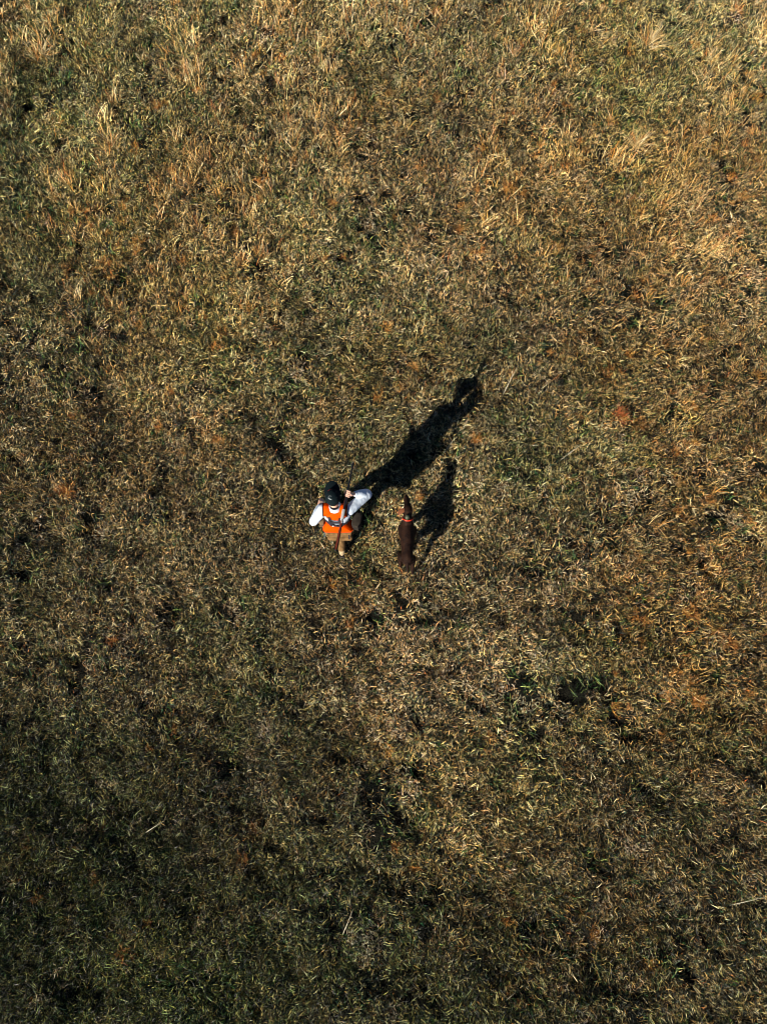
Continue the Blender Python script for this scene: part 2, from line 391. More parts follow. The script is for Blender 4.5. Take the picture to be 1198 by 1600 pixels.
# ---------------------------------------------------------------- weeds, tussocks and stalks that stand out one by one
pmat = blade_material('dry_plant', False)
def plant(name, geo, loc, rz, label, cat_, group, s=1.):
    v, f, c = geo
    me = np_mesh(name, v * s, f)
    attr(me, 'blade_colour', 'FLOAT_COLOR', np.concatenate([c, np.ones((len(c), 1))], 1))
    me.materials.append(pmat)
    o = bpy.data.objects.new(name, me); col.objects.link(o)
    o.location = (loc[0], loc[1], gz(*loc) + .0); o.rotation_euler = (0, 0, rz)
    return tag(o, label, cat_, group)
WEEDS = [((-4.95, 3.13), 1.5, 'rust-orange dry weed clump near the left edge, level with the hunter\'s cap'),
         ((2.17, 8.66), 1.25, 'rusty orange weed in the upper meadow, right of the middle of the picture'),
         ((1.47, 3.97), 1.0, 'orange-brown weed right beside the shadow of the hunter\'s chest'),
         ((.87, 2.90), .8, 'small orange weed growing in the middle of the dog\'s shadow'),
         ((.53, 3.02), .95, 'orange-gold weed just right of the dog\'s muzzle'),
         ((.17, 2.93), .7, 'golden brown weed just left of the dog\'s muzzle'),
         ((3.79, 4.35), 1.35, 'dark reddish branching weed right of the shadow\'s head'),
         ((-.89, 8.33), 1.1, 'upright rust-coloured weed straight above the hunter, far up the meadow'),
         ((-2.49, 7.72), 1.1, 'rust-coloured weed up the meadow, left of the one above the hunter'),
         ((-2.66, 3.95), .9, 'small reddish orange weed left of and slightly above the hunter'),
         ((4.6, -.05), 1.3, 'broad orange weed low at the right side of the meadow'),
         ((4.59, 1.2), 1.2, 'orange weed at the right side, above the broad low one'),
         ((3.21, 9.06), 1.1, 'orange weed up the meadow beside the pale straw tussock')]
for k, (p, s, lb) in enumerate(WEEDS):
    pal = RUST * .85 if k != 6 else RUST * np.array([.8, .5, .7])
    plant('dry_weed', weed_geo(np.random.default_rng(300 + k), .13, .13, 110, pal, .005), p, k * 1.3, lb, 'weed', 'rust-coloured weeds in the meadow', s)
TUSS = [((4.51, 9.54), 1.1, 'pale straw tussock with a dark hollow at its side, in the upper right meadow'),
        ((-6.47, 11.61), 1.2, 'pale tussock of long straw fanning out in the top left corner'),
        ((4.96, 11.84), 1.3, 'tall golden tussock at the top right of the meadow'),
        ((-4.9, 9.6), 1.1, 'brown-gold tussock in the upper left meadow')]
for k, (p, s, lb) in enumerate(TUSS):
    r_ = np.random.default_rng(400 + k)
    a = blades(110, .10, (.22, .42), (8, 62), (.004, .007), .25, [(STRAW, 6), (RUST, 1.5)], r=r_, droop=.5)
    plant('straw_tussock', a, p, k, lb, 'tussock', 'straw tussocks in the meadow', s)
def stalk_geo(r, L, tilt, az):
    b = blades(1, .0, (L, L), (tilt, tilt + .1), (.007, .007), 0, [(GREY * 1.1, 1)], segs=5, r=r, droop=.12)
    b2 = blades(1, .0, (L, L), (tilt, tilt + .1), (.007, .007), 0, [(GREY * 1.1, 1)], segs=5, r=r, droop=.12)
    out = []
    for k, (v, f, c) in enumerate((b,)):
        # turn the first blade towards az
        d = v[-2] - v[0]; a0 = math.atan2(d[1], d[0]); ca, sa = math.cos(az - a0), math.sin(az - a0)
        v = v @ np.array([[ca, sa, 0], [-sa, ca, 0], [0, 0, 1]]); c = c * 0 + np.array([.6, .55, .42])
        for q in range(5):      # seed branches along the upper part
            t = .55 + .09 * q; p = v[0] * (1 - t) + v[-1] * t
            w = blades(1, 0, (.05, .09), (tilt - 25, tilt + 25), (.004, .005), .2, [(STRAW, 1)], r=r); out.append((w[0] + p, w[1], w[2]))
        out.append((v, f, c)); v2 = v + np.cross(v[-1] - v[0], [0, 0, 1])[None] * 0 + np.array([0, 0, .002]); out.append((v2 + np.array([.003, -.003, 0]), f, c))
    return join(out)
STALKS = [((1.93, 4.75), .55, 60, 62, 'long pale stalk leaning over the right side of the shadow\'s head'),
          ((.95, 3.75), .26, 60, 50, 'short pale stalk poking out of the middle of the hunter\'s shadow'),
          ((1.25, 4.1), .24, 62, 66, 'thin pale stalk poking out of the shadow just below its head'),
          ((3.45, -2.9), .55, 66, 52, 'long bleached stalk lying in the grass at the bottom right'),
          ((4.7, -2.75), .75, 70, 18, 'long straw stalk near the right edge at the bottom'),
          ((-3.35, -1.85), .45, 66, 32, 'pale stalk in the dark green grass at the lower left'),
          ((-.55, -3.1), .42, 66, 68, 'bleached stalk standing in the grass at the bottom centre'),
          ((1.6, -3.9), .36, 66, 45, 'pinkish dry stalk at the bottom, right of the centre'),
          ((2.75, 3.6), .45, 66, 35, 'grey stalk in the grass right of the two shadows')]
for k, (p, Lh, tl, az, lb) in enumerate(STALKS):
    o = plant('dry_stalk', stalk_geo(np.random.default_rng(500 + k), Lh, tl, math.radians(az)), p, 0, lb, 'stalk', 'single dry stalks')
    o.location.z += .03

# ---------------------------------------------------------------- solid shapes grown into one skin
def ring_hull(p0, r0, p1, r1, n=14):
    p0, p1 = Vector(p0), Vector(p1); d = p1 - p0; L = d.length
    q = (d.normalized() if L > 1e-6 else Vector((0, 0, 1))).to_track_quat('Z', 'Y')
    prof = []
    for a in (-75, -50, -25, 0): prof.append((r0 * math.cos(math.radians(a)), r0 * math.sin(math.radians(a))))
    for a in (0, 25, 50, 75): prof.append((r1 * math.cos(math.radians(a)), L + r1 * math.sin(math.radians(a))))
    V = [p0 + q @ Vector((0, 0, -r0))]
    for rr, z in prof:
        for k in range(n):
            t = 2 * math.pi * k / n; V.append(p0 + q @ Vector((rr * math.cos(t), rr * math.sin(t), z)))
    V.append(p0 + q @ Vector((0, 0, L + r1)))
    F = [[0, 1 + (k + 1) % n, 1 + k] for k in range(n)]
    for s in range(len(prof) - 1):
        for k in range(n):
            a, b = 1 + s * n + k, 1 + s * n + (k + 1) % n; F.append([a, b, b + n, a + n])
    o = 1 + (len(prof) - 1) * n
    F += [[o + k, o + (k + 1) % n, len(V) - 1] for k in range(n)]
    return [tuple(v) for v in V], F
def ellip(c, r, rot=(0, 0, 0), n=18, m_=12):
    R = Euler([math.radians(a) for a in rot]).to_matrix(); c = Vector(c); V, F = [], []
    V.append(tuple(c + R @ Vector((0, 0, -r[2]))))
    for s in range(1, m_):
        ph = math.pi * s / m_
        for k in range(n):
            t = 2 * math.pi * k / n
            V.append(tuple(c + R @ Vector((r[0] * math.sin(ph) * math.cos(t), r[1] * math.sin(ph) * math.sin(t), -r[2] * math.cos(ph)))))
    V.append(tuple(c + R @ Vector((0, 0, r[2]))))
    F += [[0, 1 + (k + 1) % n, 1 + k] for k in range(n)]
    for s in range(m_ - 2):
        for k in range(n):
            a, b = 1 + s * n + k, 1 + s * n + (k + 1) % n; F.append([a, b, b + n, a + n])
    o = 1 + (m_ - 2) * n
    F += [[o + k, o + (k + 1) % n, len(V) - 1] for k in range(n)]
    return V, F
def chain(pts_):      # [(p, r), ...]
    return [ring_hull(pts_[k][0], pts_[k][1], pts_[k + 1][0], pts_[k + 1][1]) for k in range(len(pts_) - 1)]
def grow(name, shapes, voxel, material, parent=None, smooth=2, fold=0, fsize=.08):
    V, F, o = [], [], 0
    for v, f in shapes:
        V += v; F += [[i + o for i in q] for q in f]; o += len(v)
    me = bpy.data.meshes.new(name + '_raw'); me.from_pydata(V, [], F)
    ob = bpy.data.objects.new(name, me); col.objects.link(ob)
    rm = ob.modifiers.new('r', 'REMESH'); rm.mode = 'VOXEL'; rm.voxel_size = voxel
    if smooth:
        s = ob.modifiers.new('s', 'SMOOTH'); s.factor = .5; s.iterations = smooth
    if fold:
        tx = bpy.data.textures.new(name, 'CLOUDS'); tx.noise_scale = fsize; tx.noise_depth = 2
        dm = ob.modifiers.new('d', 'DISPLACE'); dm.texture = tx; dm.strength = fold; dm.mid_level = .5
    bpy.context.view_layer.update()
    ev = ob.evaluated_get(bpy.context.evaluated_depsgraph_get())
    me2 = bpy.data.meshes.new_from_object(ev); me2.name = name
    ob.modifiers.clear(); ob.data = me2; bpy.data.meshes.remove(me)
    me2.polygons.foreach_set('use_smooth', np.ones(len(me2.polygons), bool))
    me2.materials.clear(); me2.materials.append(material)
    if parent: ob.parent = parent
    return ob
def shell(name, src, keep, push, thick, material, parent, smooth=3):
    """a piece of cloth lying on src: the faces that keep(x,y,z) accepts, lifted and thickened"""
    bm = bmesh.new(); bm.from_mesh(src.data); bm.normal_update()
    dead = [f for f in bm.faces if not keep(*f.calc_center_median())]
    bmesh.ops.delete(bm, geom=dead, context='FACES')
    for _ in range(smooth): bmesh.ops.smooth_vert(bm, verts=[v for v in bm.verts if v.is_boundary], factor=.5, use_axis_x=True, use_axis_y=True, use_axis_z=True)
    bm.normal_update()
    for v in bm.verts: v.co += v.normal * push
    me = bpy.data.meshes.new(name); bm.to_mesh(me); bm.free()
    me.polygons.foreach_set('use_smooth', np.ones(len(me.polygons), bool)); me.materials.clear(); me.materials.append(material)
    o = bpy.data.objects.new(name, me); col.objects.link(o); o.parent = parent
    s = o.modifiers.new('thickness', 'SOLIDIFY'); s.thickness = thick; s.offset = 1
    return o
def simple(name, shapes, material, parent=None, bevel=0):
    V, F, o = [], [], 0
    for v, f in shapes:
        V += [tuple(q) for q in v]; F += [[i + o for i in q] for q in f]; o += len(v)
    me = bpy.data.meshes.new(name); me.from_pydata(V, [], F)
    bm = bmesh.new(); bm.from_mesh(me); bmesh.ops.recalc_face_normals(bm, faces=bm.faces)
    if bevel: bmesh.ops.bevel(bm, geom=list(bm.edges), offset=bevel, segments=2, affect='EDGES', profile=.5)
    bm.to_mesh(me); bm.free()
    me.polygons.foreach_set('use_smooth', np.ones(len(me.polygons), bool))
    me.set_sharp_from_angle(angle=math.radians(40)); me.materials.append(material)
    ob = bpy.data.objects.new(name, me); col.objects.link(ob)
    if parent: ob.parent = parent
    return ob
def loft(rings, cap=True):
    n = len(rings[0]); V = [p for r in rings for p in r]; F = []
    for s in range(len(rings) - 1):
        for k in range(n):
            a, b = s * n + k, s * n + (k + 1) % n; F.append([a, b, b + n, a + n])
    if cap: F += [list(range(n))[::-1], [len(V) - n + k for k in range(n)]]
    return V, F
def hexa(b4, t4): return loft([b4, t4])

# ---------------------------------------------------------------- materials of the figures
M_skin = mat('skin', (.74, .43, .31), .5, .4, .2, 40, .2, 300)
M_shirt = mat('white_cloth', (.60, .68, .79), .85, .15, .06, 20, .3, 400)
M_pants = mat('tan_canvas', (.22, .125, .052), .9, .1, .45, 18, .4, 350)
M_orange = mat('blaze_orange_cloth', (.80, .070, .0), .85, .05, .1, 30, .3, 500)
M_brown = mat('brown_canvas', (.20, .13, .075), .9, .1, .35, 25, .4, 350)
M_cap = mat('dark_cap_cloth', (.005, .011, .014), .9, .08, .3, 40, .3, 600)
M_black = mat('black_webbing', (.025, .022, .03), .8, .2, .2, 60)
M_hair = mat('brown_hair', (.045, .025, .012), .6, .3, .3, 200)
M_boot = mat('tan_boot_leather', (.45, .33, .19), .7, .3, .35, 30, .4, 200)
M_sole = mat('rubber_sole', (.03, .025, .02), .9)
M_wood = mat('walnut_stock', (.12, .022, .010), .25, .6, .55, 12)
M_steel = mat('blued_steel', (.02, .024, .03), .3, .6, .1, 50, metal=.6)
M_silver = mat('silver_receiver', (.85, .84, .80), .28, .6, .1, 50, metal=.75)
M_rubber = mat('black_rubber', (.015, .015, .015), .8)
M_red = mat('red_embroidery', (.30, .02, .04), .8)
M_grey_mark = mat('grey_mark', (.35, .38, .40), .8)
M_white = mat('white_label', (.8, .8, .8), .6)
M_slate = mat('slate_cloth', (.07, .085, .085), .9)
M_coat = mat('liver_brown_coat', (.027, .012, .007), .65, .08, .35, 14, .5, 260, color2=(.010, .005, .004))
M_ear = mat('ear_leather', (.20, .07, .03), .5, .3, .2, 30)
M_nose = mat('dog_nose', (.03, .015, .012), .35)
M_collar = mat('orange_collar', (.60, .035, .008), .5, .3, .1, 40)
M_olive = mat('olive_plastic', (.055, .065, .035), .5, .4, .2, 40)
M_eye = mat('eye', (.02, .012, .008), .15, .6)
M_eyew = mat('eye_white', (.75, .72, .68), .3)

# ---------------------------------------------------------------- the hunter (local frame: origin on the ground, facing +Y)
MO = (-.64, 2.45, 0)
man = empty('person', MO)
tag(man, 'hunter in dark cap, white shirt and orange vest walking with a shotgun on the shoulder', 'person')
HC = Vector((-.035, .115, 1.645))       # head centre
SL, SR = Vector((-.175, .01, 1.44)), Vector((.175, -.005, 1.46))
EL, WL = Vector((-.33, -.09, 1.17)), Vector((-.262, .14, 1.10))
ER, WR = Vector((.405, .235, 1.40)), Vector((.245, .198, 1.555))
HipL, KL, AL = Vector((-.09, -.07, .92)), Vector((-.10, .24, .53)), Vector((-.10, .40, .11))
HipR, KR, AR = Vector((.09, -.07, .92)), Vector((.01, .09, .49)), Vector((.01, -.27, .16))
# gun line (local)
B0, B1 = Vector((.004, -.56, 1.44)), Vector((.236, .60, 1.70))
gd = (B1 - B0).normalized()
def on_gun(t): return B0 + (B1 - B0) * t
grip = on_gun(.64)

def finger(p, rads): return chain(list(zip(p, rads)))
body = []
body += chain([((0, -.07, .93), .10), ((0, -.03, 1.10), .085), ((0, -.01, 1.30), .10)])
body += [ellip((0, 0, 1.30), (.165, .10, .17)), ellip((0, -.07, .93), (.16, .11, .12))]
body += chain([((-.01, .02, 1.42), .055), ((-.03, .07, 1.56), .052)])
body += [ellip(HC, (.076, .096, .115), (-12, 0, 0)), ellip(HC + Vector((0, .03, -.055)), (.058, .068, .06), (-12, 0, 0))]
# face
f0 = HC + Vector((0, .092, -.02))
body += chain([(f0 + Vector((0, -.01, .03)), .010), (f0 + Vector((0, .018, -.012)), .014)])      # nose
body += [ellip(f0 + Vector((-.012, .008, -.018)), (.008, .008, .006)), ellip(f0 + Vector((.012, .008, -.018)), (.008, .008, .006))]
body += [ellip(HC + Vector((0, .085, -.078)), (.024, .012, .007)), ellip(HC + Vector((0, .082, -.090)), (.020, .012, .007))]   # lips
body += [ellip(HC + Vector((0, .072, -.112)), (.022, .018, .016)), ellip(HC + Vector((0, .085, .022)), (.055, .014, .010))]    # chin, brow
for s in (-1, 1):
    body += [ellip(HC + Vector((s * .082, .005, -.01)), (.010, .018, .032), (0, s * 18, s * 10)), ellip(HC + Vector((s * .090, -.008, -.004)), (.007, .014, .026), (0, s * 25, 0))]
    body += [ellip(HC + Vector((s * .045, .06, -.04)), (.022, .022, .02))]
# arms
body += chain([(SL, .058), ((SL + EL) / 2, .050), (EL, .042), ((EL * .6 + WL * .4), .042), (WL, .027)])
body += chain([(SR, .058), ((SR + ER) / 2, .050), (ER, .042), ((ER * .6 + WR * .4), .042), (WR, .027)])
# legs
body += chain([(HipL, .085), ((HipL + KL) / 2, .075), (KL, .055), ((KL * .65 + AL * .35), .054), (AL, .038)])
body += chain([(HipR, .085), ((HipR + KR) / 2, .075), (KR, .055), ((KR * .65 + AR * .35), .054), (AR, .038)])
body += chain([(AL, .04), (AL + Vector((0, .13, -.07)), .035), (AL + Vector((0, .2, -.075)), .03)])
body += chain([(AR, .04), (AR + Vector((.0, .08, -.11)), .035), (AR + Vector((0, .14, -.12)), .028)])
# right hand: the palm lies on the right of the barrels, four fingers over the top, thumb below
side = Vector((1, -.28, .0)); side = (side - gd * side.dot(gd)).normalized(); up = side.cross(gd) * 1.0
if up.z < 0: up = -up
pc = grip + side * .040 + up * .004
body += [ellip(pc, (.020, .044, .030), (0, -25, -14))]
body += chain([(WR, .026), (pc + side * .012, .024)])
flen = [.92, 1.0, .96, .80]
for k in range(4):
    o = gd * (.036 - .0245 * k); q = flen[k]
    k0 = grip + o + side * .040 + up * .026
    k1 = grip + o + side * .006 + up * (.034 + .005 * q) + gd * .006
    k2 = grip + o - side * (.030 * q) + up * .022 + gd * .012
    k3 = grip + o - side * (.034 * q) - up * .004 + gd * .012
    body += finger([k0, k1, k2, k3], [.0098, .0092, .0085, .0072])
body += finger([pc - up * .01 - gd * .02, grip + side * .02 - up * .028 + gd * .005, grip - side * .012 - up * .030 + gd * .022], [.013, .011, .0085])
# left hand: relaxed, held in front of the belt
hd = (Vector((-.215, .275, 1.085)) - WL).normalized(); hs = Vector((1, -.3, -.2)); hs = (hs - hd * hs.dot(hd)).normalized(); hu = hs.cross(hd)
if hu.z < 0: hu = -hu
pl_ = WL + hd * .055
body += chain([(WL, .026), (WL + hd * .03, .024)])
body += [ring_hull(WL + hd * .03 + hs * .022 * a, .014, WL + hd * .085 + hs * .03 * a, .013) for a in (-1, -.35, .35, 1)]
for k, (a, q) in enumerate(zip((-1, -.35, .35, 1), (.85, 1, .95, .75))):
    b0 = WL + hd * .085 + hs * .031 * a
    b1 = b0 + hd * .036 * q - hu * .010; b2 = b1 + hd * .018 * q - hu * .024; b3 = b2 - hd * .006 - hu * .018
    body += finger([b0, b1, b2, b3], [.0098, .0092, .0085, .0072])
body += finger([WL + hd * .03 + hs * .025, WL + hd * .062 + hs * .050 - hu * .012, WL + hd * .09 + hs * .052 - hu * .022], [.013, .011, .009])
bodyo = grow('body', body, .0045, M_skin, man, smooth=1)
bodyo['label'] = 'hunter\'s body with bare hands, neck and face'
for s in (-1, 1):
    simple('eye', [ellip(HC + Vector((s * .030, .083, -.004)), (.013, .010, .008), n=14, m_=8)], M_eyew, man)
# hair below the cap
grow('hair', [ellip(HC + Vector((0, -.018, .005)), (.080, .088, .085)), ellip(HC + Vector((0, -.058, -.055)), (.062, .040, .055))], .006, M_hair, man, smooth=2, fold=.006, fsize=.012)
# shirt: torso and both sleeves in one
sh = chain([((0, -.03, .98), .09), ((0, -.03, 1.10), .095), ((0, -.01, 1.30), .12)])
sh += [ellip((0, -.045, 1.0), (.178, .118, .17)), ellip((0, -.03, 1.14), (.168, .118, .16)), ellip((0, -.005, 1.29), (.20, .125, .20)), ellip((0, -.005, 1.40), (.17, .10, .085))]
sh += chain([(SL + Vector((.06, 0, .01)), .075), (SL, .078), ((SL + EL) / 2, .070), (EL, .062), ((EL + WL) / 2, .054), (WL, .040)])
sh += chain([(SR + Vector((-.06, 0, .01)), .075), (SR, .078), ((SR + ER) / 2, .074), (ER, .080), ((ER + WR) / 2, .064), (WR + (ER - WR) * .12, .040)])
shirt = grow('shirt', sh, .0075, M_shirt, man, smooth=3, fold=.014, fsize=.09)
# collar
def ringpts(c, rx, ry, z, n=22, tiltx=0, gap=None):
    return [(c[0] + rx * math.cos(t), c[1] + ry * math.sin(t), z + tiltx * math.sin(t)) for t in [2 * math.pi * k / n for k in range(n)]]
cc0 = (-.018, .035)
simple('collar', [loft([ringpts(cc0, .060, .060, 1.50, tiltx=.00), ringpts(cc0, .064, .064, 1.530, tiltx=-.030), ringpts(cc0, .074, .076, 1.528, tiltx=-.030), ringpts(cc0, .096, .096, 1.482, tiltx=-.020), ringpts(cc0, .092, .092, 1.477, tiltx=-.02), ringpts(cc0, .066, .066, 1.50)], cap=False)], M_shirt, man)
# trousers
tr = [ellip((0, -.07, .93), (.185, .135, .14))]
tr += chain([(HipL, .105), ((HipL + KL) / 2, .098), (KL, .080), ((KL + AL) / 2, .076), (AL + Vector((0, -.01, .05)), .070)])
tr += chain([(HipR, .105), ((HipR + KR) / 2, .098), (KR, .076), ((KR + AR) / 2, .066), (AR + Vector((0, -.0, .06)), .058)])
grow('trousers', tr, .008, M_pants, man, smooth=3, fold=.028, fsize=.10)
# boots
def boot(A, pitch):
    R = Euler((math.radians(pitch), 0, 0)).to_matrix()
    q = lambda x, y, z: tuple(A + R @ Vector((x, y, z)))
    b = grow('boot', chain([(q(0, -.01, .07), .048), (q(0, -.015, 0), .052), (q(0, -.03, -.045), .046)]) + chain([(q(0, -.035, -.055), .042), (q(0, .09, -.055), .044), (q(0, .17, -.065), .038)]) + chain([(q(0, 0, 0), .05), (q(0, .10, -.04), .044)]), .007, M_boot, man, smooth=2, fold=.008, fsize=.03)
    prof = [(-.085, .030), (-.06, .043), (0, .040), (.08, .050), (.15, .050), (.20, .036), (.215, .0)]
    pts_ = [(x, y) for y, x in prof] + [(-x, y) for y, x in prof[::-1][1:]]
    simple('sole', [loft([[q(x, y, -.110) for x, y in pts_], [q(x, y, -.082) for x, y in pts_]])], M_sole, b)
boot(AL, 0); boot(AR, -32)
# cap: crown, brim, button, eyelets, marks
CR = Euler((math.radians(-6), 0, math.radians(5))).to_matrix()
CC = HC + Vector((-.0, .0, .022))
def cp(x, y, z): return tuple(CC + CR @ Vector((x, y, z)))
def crown_ring(s, k, n=36):
    t = 2 * math.pi * k / n; ph = math.radians(s)
    seam = 1 - .012 * abs(math.cos(3 * t)) ** 12
    return cp(.103 * math.cos(ph) ** .8 * math.cos(t) * seam, .119 * math.cos(ph) ** .8 * math.sin(t) * seam, .108 * math.sin(ph) * seam)
rings = [[cp(.099 * math.cos(2 * math.pi * k / 36), .115 * math.sin(2 * math.pi * k / 36), -.012) for k in range(36)]]
rings += [[crown_ring(s, k) for k in range(36)] for s in (0, 14, 28, 42, 55, 67, 78, 86)]
cap_ = simple('cap', [loft(rings)], M_cap, man)
bt, bb = [], []
for k in range(25):
    t = math.pi * (.06 + .88 * k / 24); e = math.sin(t)
    bt.append(((.104 * math.cos(t), .106 * math.sin(t)), (.108 * math.cos(t), .100 * math.sin(t) + .142 * e ** .42)))
Vb, Fb = [], []
for (a, b_) in bt:
    for f_ in (0, .5, 1):
        x, y = a[0] * (1 - f_) + b_[0] * f_, a[1] * (1 - f_) + b_[1] * f_
        z = .004 - 1.6 * x * x - f_ * .002
        Vb += [cp(x, y, z), cp(x, y, z - .005)]
for k in range(24):
    for j in range(2):
        a = k * 6 + j * 2; Fb += [[a, a + 2, a + 8, a + 6], [a + 1, a + 7, a + 9, a + 3]]
    Fb += [[k * 6 + 4, k * 6 + 5, k * 6 + 11, k * 6 + 10], [k * 6, k * 6 + 6, k * 6 + 7, k * 6 + 1]]
Fb += [[0, 1, 3, 2], [2, 3, 5, 4], [144, 146, 147, 145], [146, 148, 149, 147]]
simple('brim', [(Vb, Fb)], M_cap, cap_)
simple('button', [ellip(cp(0, 0, .108), (.008, .008, .004), n=12, m_=6)], M_cap, cap_)
for k in range(6):
    t = math.pi / 6 + k * math.pi / 3
    simple('eyelet', [ellip(cp(.066 * math.cos(t), .075 * math.sin(t), .091), (.0045, .0045, .003), n=10, m_=6)], M_black, cap_)
def on_crown(x, y, lift=.003):
    z = .108 * math.sqrt(max(0, 1 - ((x / .103) ** 2 + (y / .119) ** 2) ** 1.25)); return cp(x, y, z + lift)
def mark(name, pl, w, m_):
    V, F = [], []
    for k, (x, y) in enumerate(pl):
        a, b_ = pl[max(0, k - 1)], pl[min(len(pl) - 1, k + 1)]
        dx, dy = b_[0] - a[0], b_[1] - a[1]; L = math.hypot(dx, dy); ww = w * (1 - abs(2 * k / (len(pl) - 1) - 1) * .6)
        V += [on_crown(x - dy / L * ww, y + dx / L * ww), on_crown(x + dy / L * ww, y - dx / L * ww)]
    F = [[2 * k, 2 * k + 1, 2 * k + 3, 2 * k + 2] for k in range(len(pl) - 1)]
    simple(name, [(V, F)], m_, cap_)
mark('red_emblem', [(-.060 + .009 * k, .066 + .004 * k) for k in range(7)], .007, M_red)
mark('grey_stroke', [(-.050, -.020), (-.036, -.016), (-.020, -.020), (-.008, -.030)], .0022, M_grey_mark)  # thin grey strokes lying flat on the crown
mark('grey_stroke', [(-.054, -.038), (-.046, -.050), (-.034, -.058), (-.020, -.062), (-.008, -.066)], .0045, M_grey_mark)
mark('grey_stroke', [(-.044, -.024), (-.050, -.034), (-.050, -.044)], .0022, M_grey_mark)

# vest: orange yoke over the shoulders, dark straps and belt, orange game bag behind, brown pouches
def yz(x, y):                                  # lower edge of the yoke
    return (1.365 + 2.0 * (x + .0) ** 2 if y < .02 else 1.22 + .8 * x * x)
in_yoke = lambda x, y, z: abs(x + .01) < .172 - .25 * max(0, 1.36 - z) and z > yz(x, y) and (x - cc0[0]) ** 2 + (y - cc0[1]) ** 2 > .070 ** 2
yoke = shell('vest_yoke', shirt, in_yoke, .007, .006, M_orange, man)
def ring_edge(x, y, z):
    e = .0135
    if not in_yoke(x, y, z): return False
    return not (abs(x + .01) < .172 - .25 * max(0, 1.36 - z) - e and z > yz(x, y) + e)
shell('vest_piping', shirt, ring_edge, .0145, .004, M_black, yoke, smooth=1)
for cx in (-.085, .045):
    shell('shoulder_strap', shirt, lambda x, y, z: abs(x - cx) < .017 and y < .02 and z > 1.10 and (z < 1.43 or y > .05) and (x - cc0[0]) ** 2 + (y - cc0[1]) ** 2 > .10 ** 2, .017, .005, M_black, man)
belt = shell('belt', shirt, lambda x, y, z: 1.155 < z < 1.20 and abs(x) < .22, .012, .006, M_black, man)
shell('waist_band', shirt, lambda x, y, z: 1.02 < z < 1.155 and abs(x) < .215 and y > -.02, .010, .008, M_brown, man)
simple('strap_bridge', [hexa([(-.10, -.148, 1.298), (.06, -.148, 1.298), (.06, -.156, 1.298), (-.10, -.156, 1.298)], [(-.10, -.126, 1.322), (.06, -.126, 1.322), (.06, -.134, 1.322), (-.10, -.134, 1.322)])], M_black, man)
simple('name_tag', [hexa([(-.035, -.106, 1.425), (.005, -.106, 1.425), (.005, -.112, 1.425), (-.035, -.112, 1.425)], [(-.035, -.082, 1.455), (.005, -.082, 1.455), (.005, -.088, 1.455), (-.035, -.088, 1.455)])], M_white, yoke, .002)
for bx in (-.055, .0):
    simple('buckle', [ellip((bx, -.165, 1.205), (.012, .008, .010), n=12, m_=8)], M_white if bx < -.01 else M_steel, belt)
# game bag: a sloping orange flap over a tan pouch
def bagring(z, xl, xr, yf, yb, n=8, rnd=.03):
    pts_ = [(xl, yf), (xl + .0, yb + rnd), (xl + rnd, yb), ((xl + xr) / 2, yb - .012), (xr - rnd, yb), (xr, yb + rnd), (xr, yf)]
    return [(x, y, z) for x, y in pts_]
gb = simple('game_bag', [loft([bagring(1.150, -.148, .085, -.04, -.140, rnd=.02), bagring(1.135, -.155, .10, -.03, -.164), bagring(1.05, -.185, .165, -.03, -.178), bagring(.975, -.212, .208, -.03, -.190), bagring(.955, -.214, .210, -.03, -.192), bagring(.945, -.20, .195, -.03, -.18)])], M_orange, man)
simple('bag_hem', [loft([bagring(.943, -.206, .200, -.03, -.182), bagring(.950, -.2175, .2135, -.032, -.1965), bagring(.962, -.2165, .2125, -.032, -.1955), bagring(.966, -.206, .200, -.03, -.18)])], mat('orange_hem', (.55, .055, .004), .8), gb)
grow('lower_bag', [ellip((.015, -.12, .84), (.18, .09, .080))] + chain([((-.13, -.235, .765), .038), ((.155, -.235, .77), .042)]) + chain([((-.155, -.185, .865), .038), ((.175, -.185, .865), .038)]) + chain([((-.12, -.165, .81), .05), ((.14, -.165, .81), .05)]), .008, M_pants, man, smooth=3, fold=.012, fsize=.09)
simple('bag_strap', [hexa([(.145, -.268, .86), (.165, -.268, .86), (.165, -.276, .86), (.145, -.276, .86)], [(.145, -.232, .955), (.165, -.232, .955), (.165, -.240, .955), (.145, -.240, .955)])], M_black, man)
def pouch(cx, cy, cz, w, d, h, rz, m_):
    R = Euler((0, 0, math.radians(rz))).to_matrix(); q = lambda x, y, z: tuple(Vector((cx, cy, cz)) + R @ Vector((x, y, z)))
    def rr(z, s): return [q(w * s * a, d * s * b_, z) for a, b_ in ((-1, -.6), (-.6, -1), (.6, -1), (1, -.6), (1, .6), (.6, 1), (-.6, 1), (-1, .6))]
    p = simple('side_pouch', [loft([rr(-h, .8), rr(-h * .85, 1), rr(h * .7, 1), rr(h, .85)])], m_, man)
    simple('pouch_flap', [loft([rr(h * .35, 1.08), rr(h * .8, 1.10), rr(h + .006, .95), rr(h + .012, .7)])], m_, p)
    simple('pouch_trim', [loft([rr(h * .28, 1.11), rr(h * .36, 1.12)])], M_black, p)
pouch(-.235, -.03, 1.02, .040, .085, .10, 10, M_brown)
pouch(.265, -.05, .99, .058, .10, .135, -10, mat('shaded_canvas', (.035, .028, .022), .9, .1, .3, 25, .3, 300))  # right pouch: the shade it hangs in is painted into the canvas colour
simple('whistle', chain([((.262, -.10, .93), .008), ((.262, -.105, .89), .008)]), M_orange, man)
simple('lanyard', [hexa([(-.232, -.175, .60), (-.210, -.175, .60), (-.210, -.183, .60), (-.232, -.183, .60)], [(-.205, -.13, .86), (-.19, -.13, .86), (-.19, -.138, .86), (-.205, -.138, .86)])], M_slate, man)

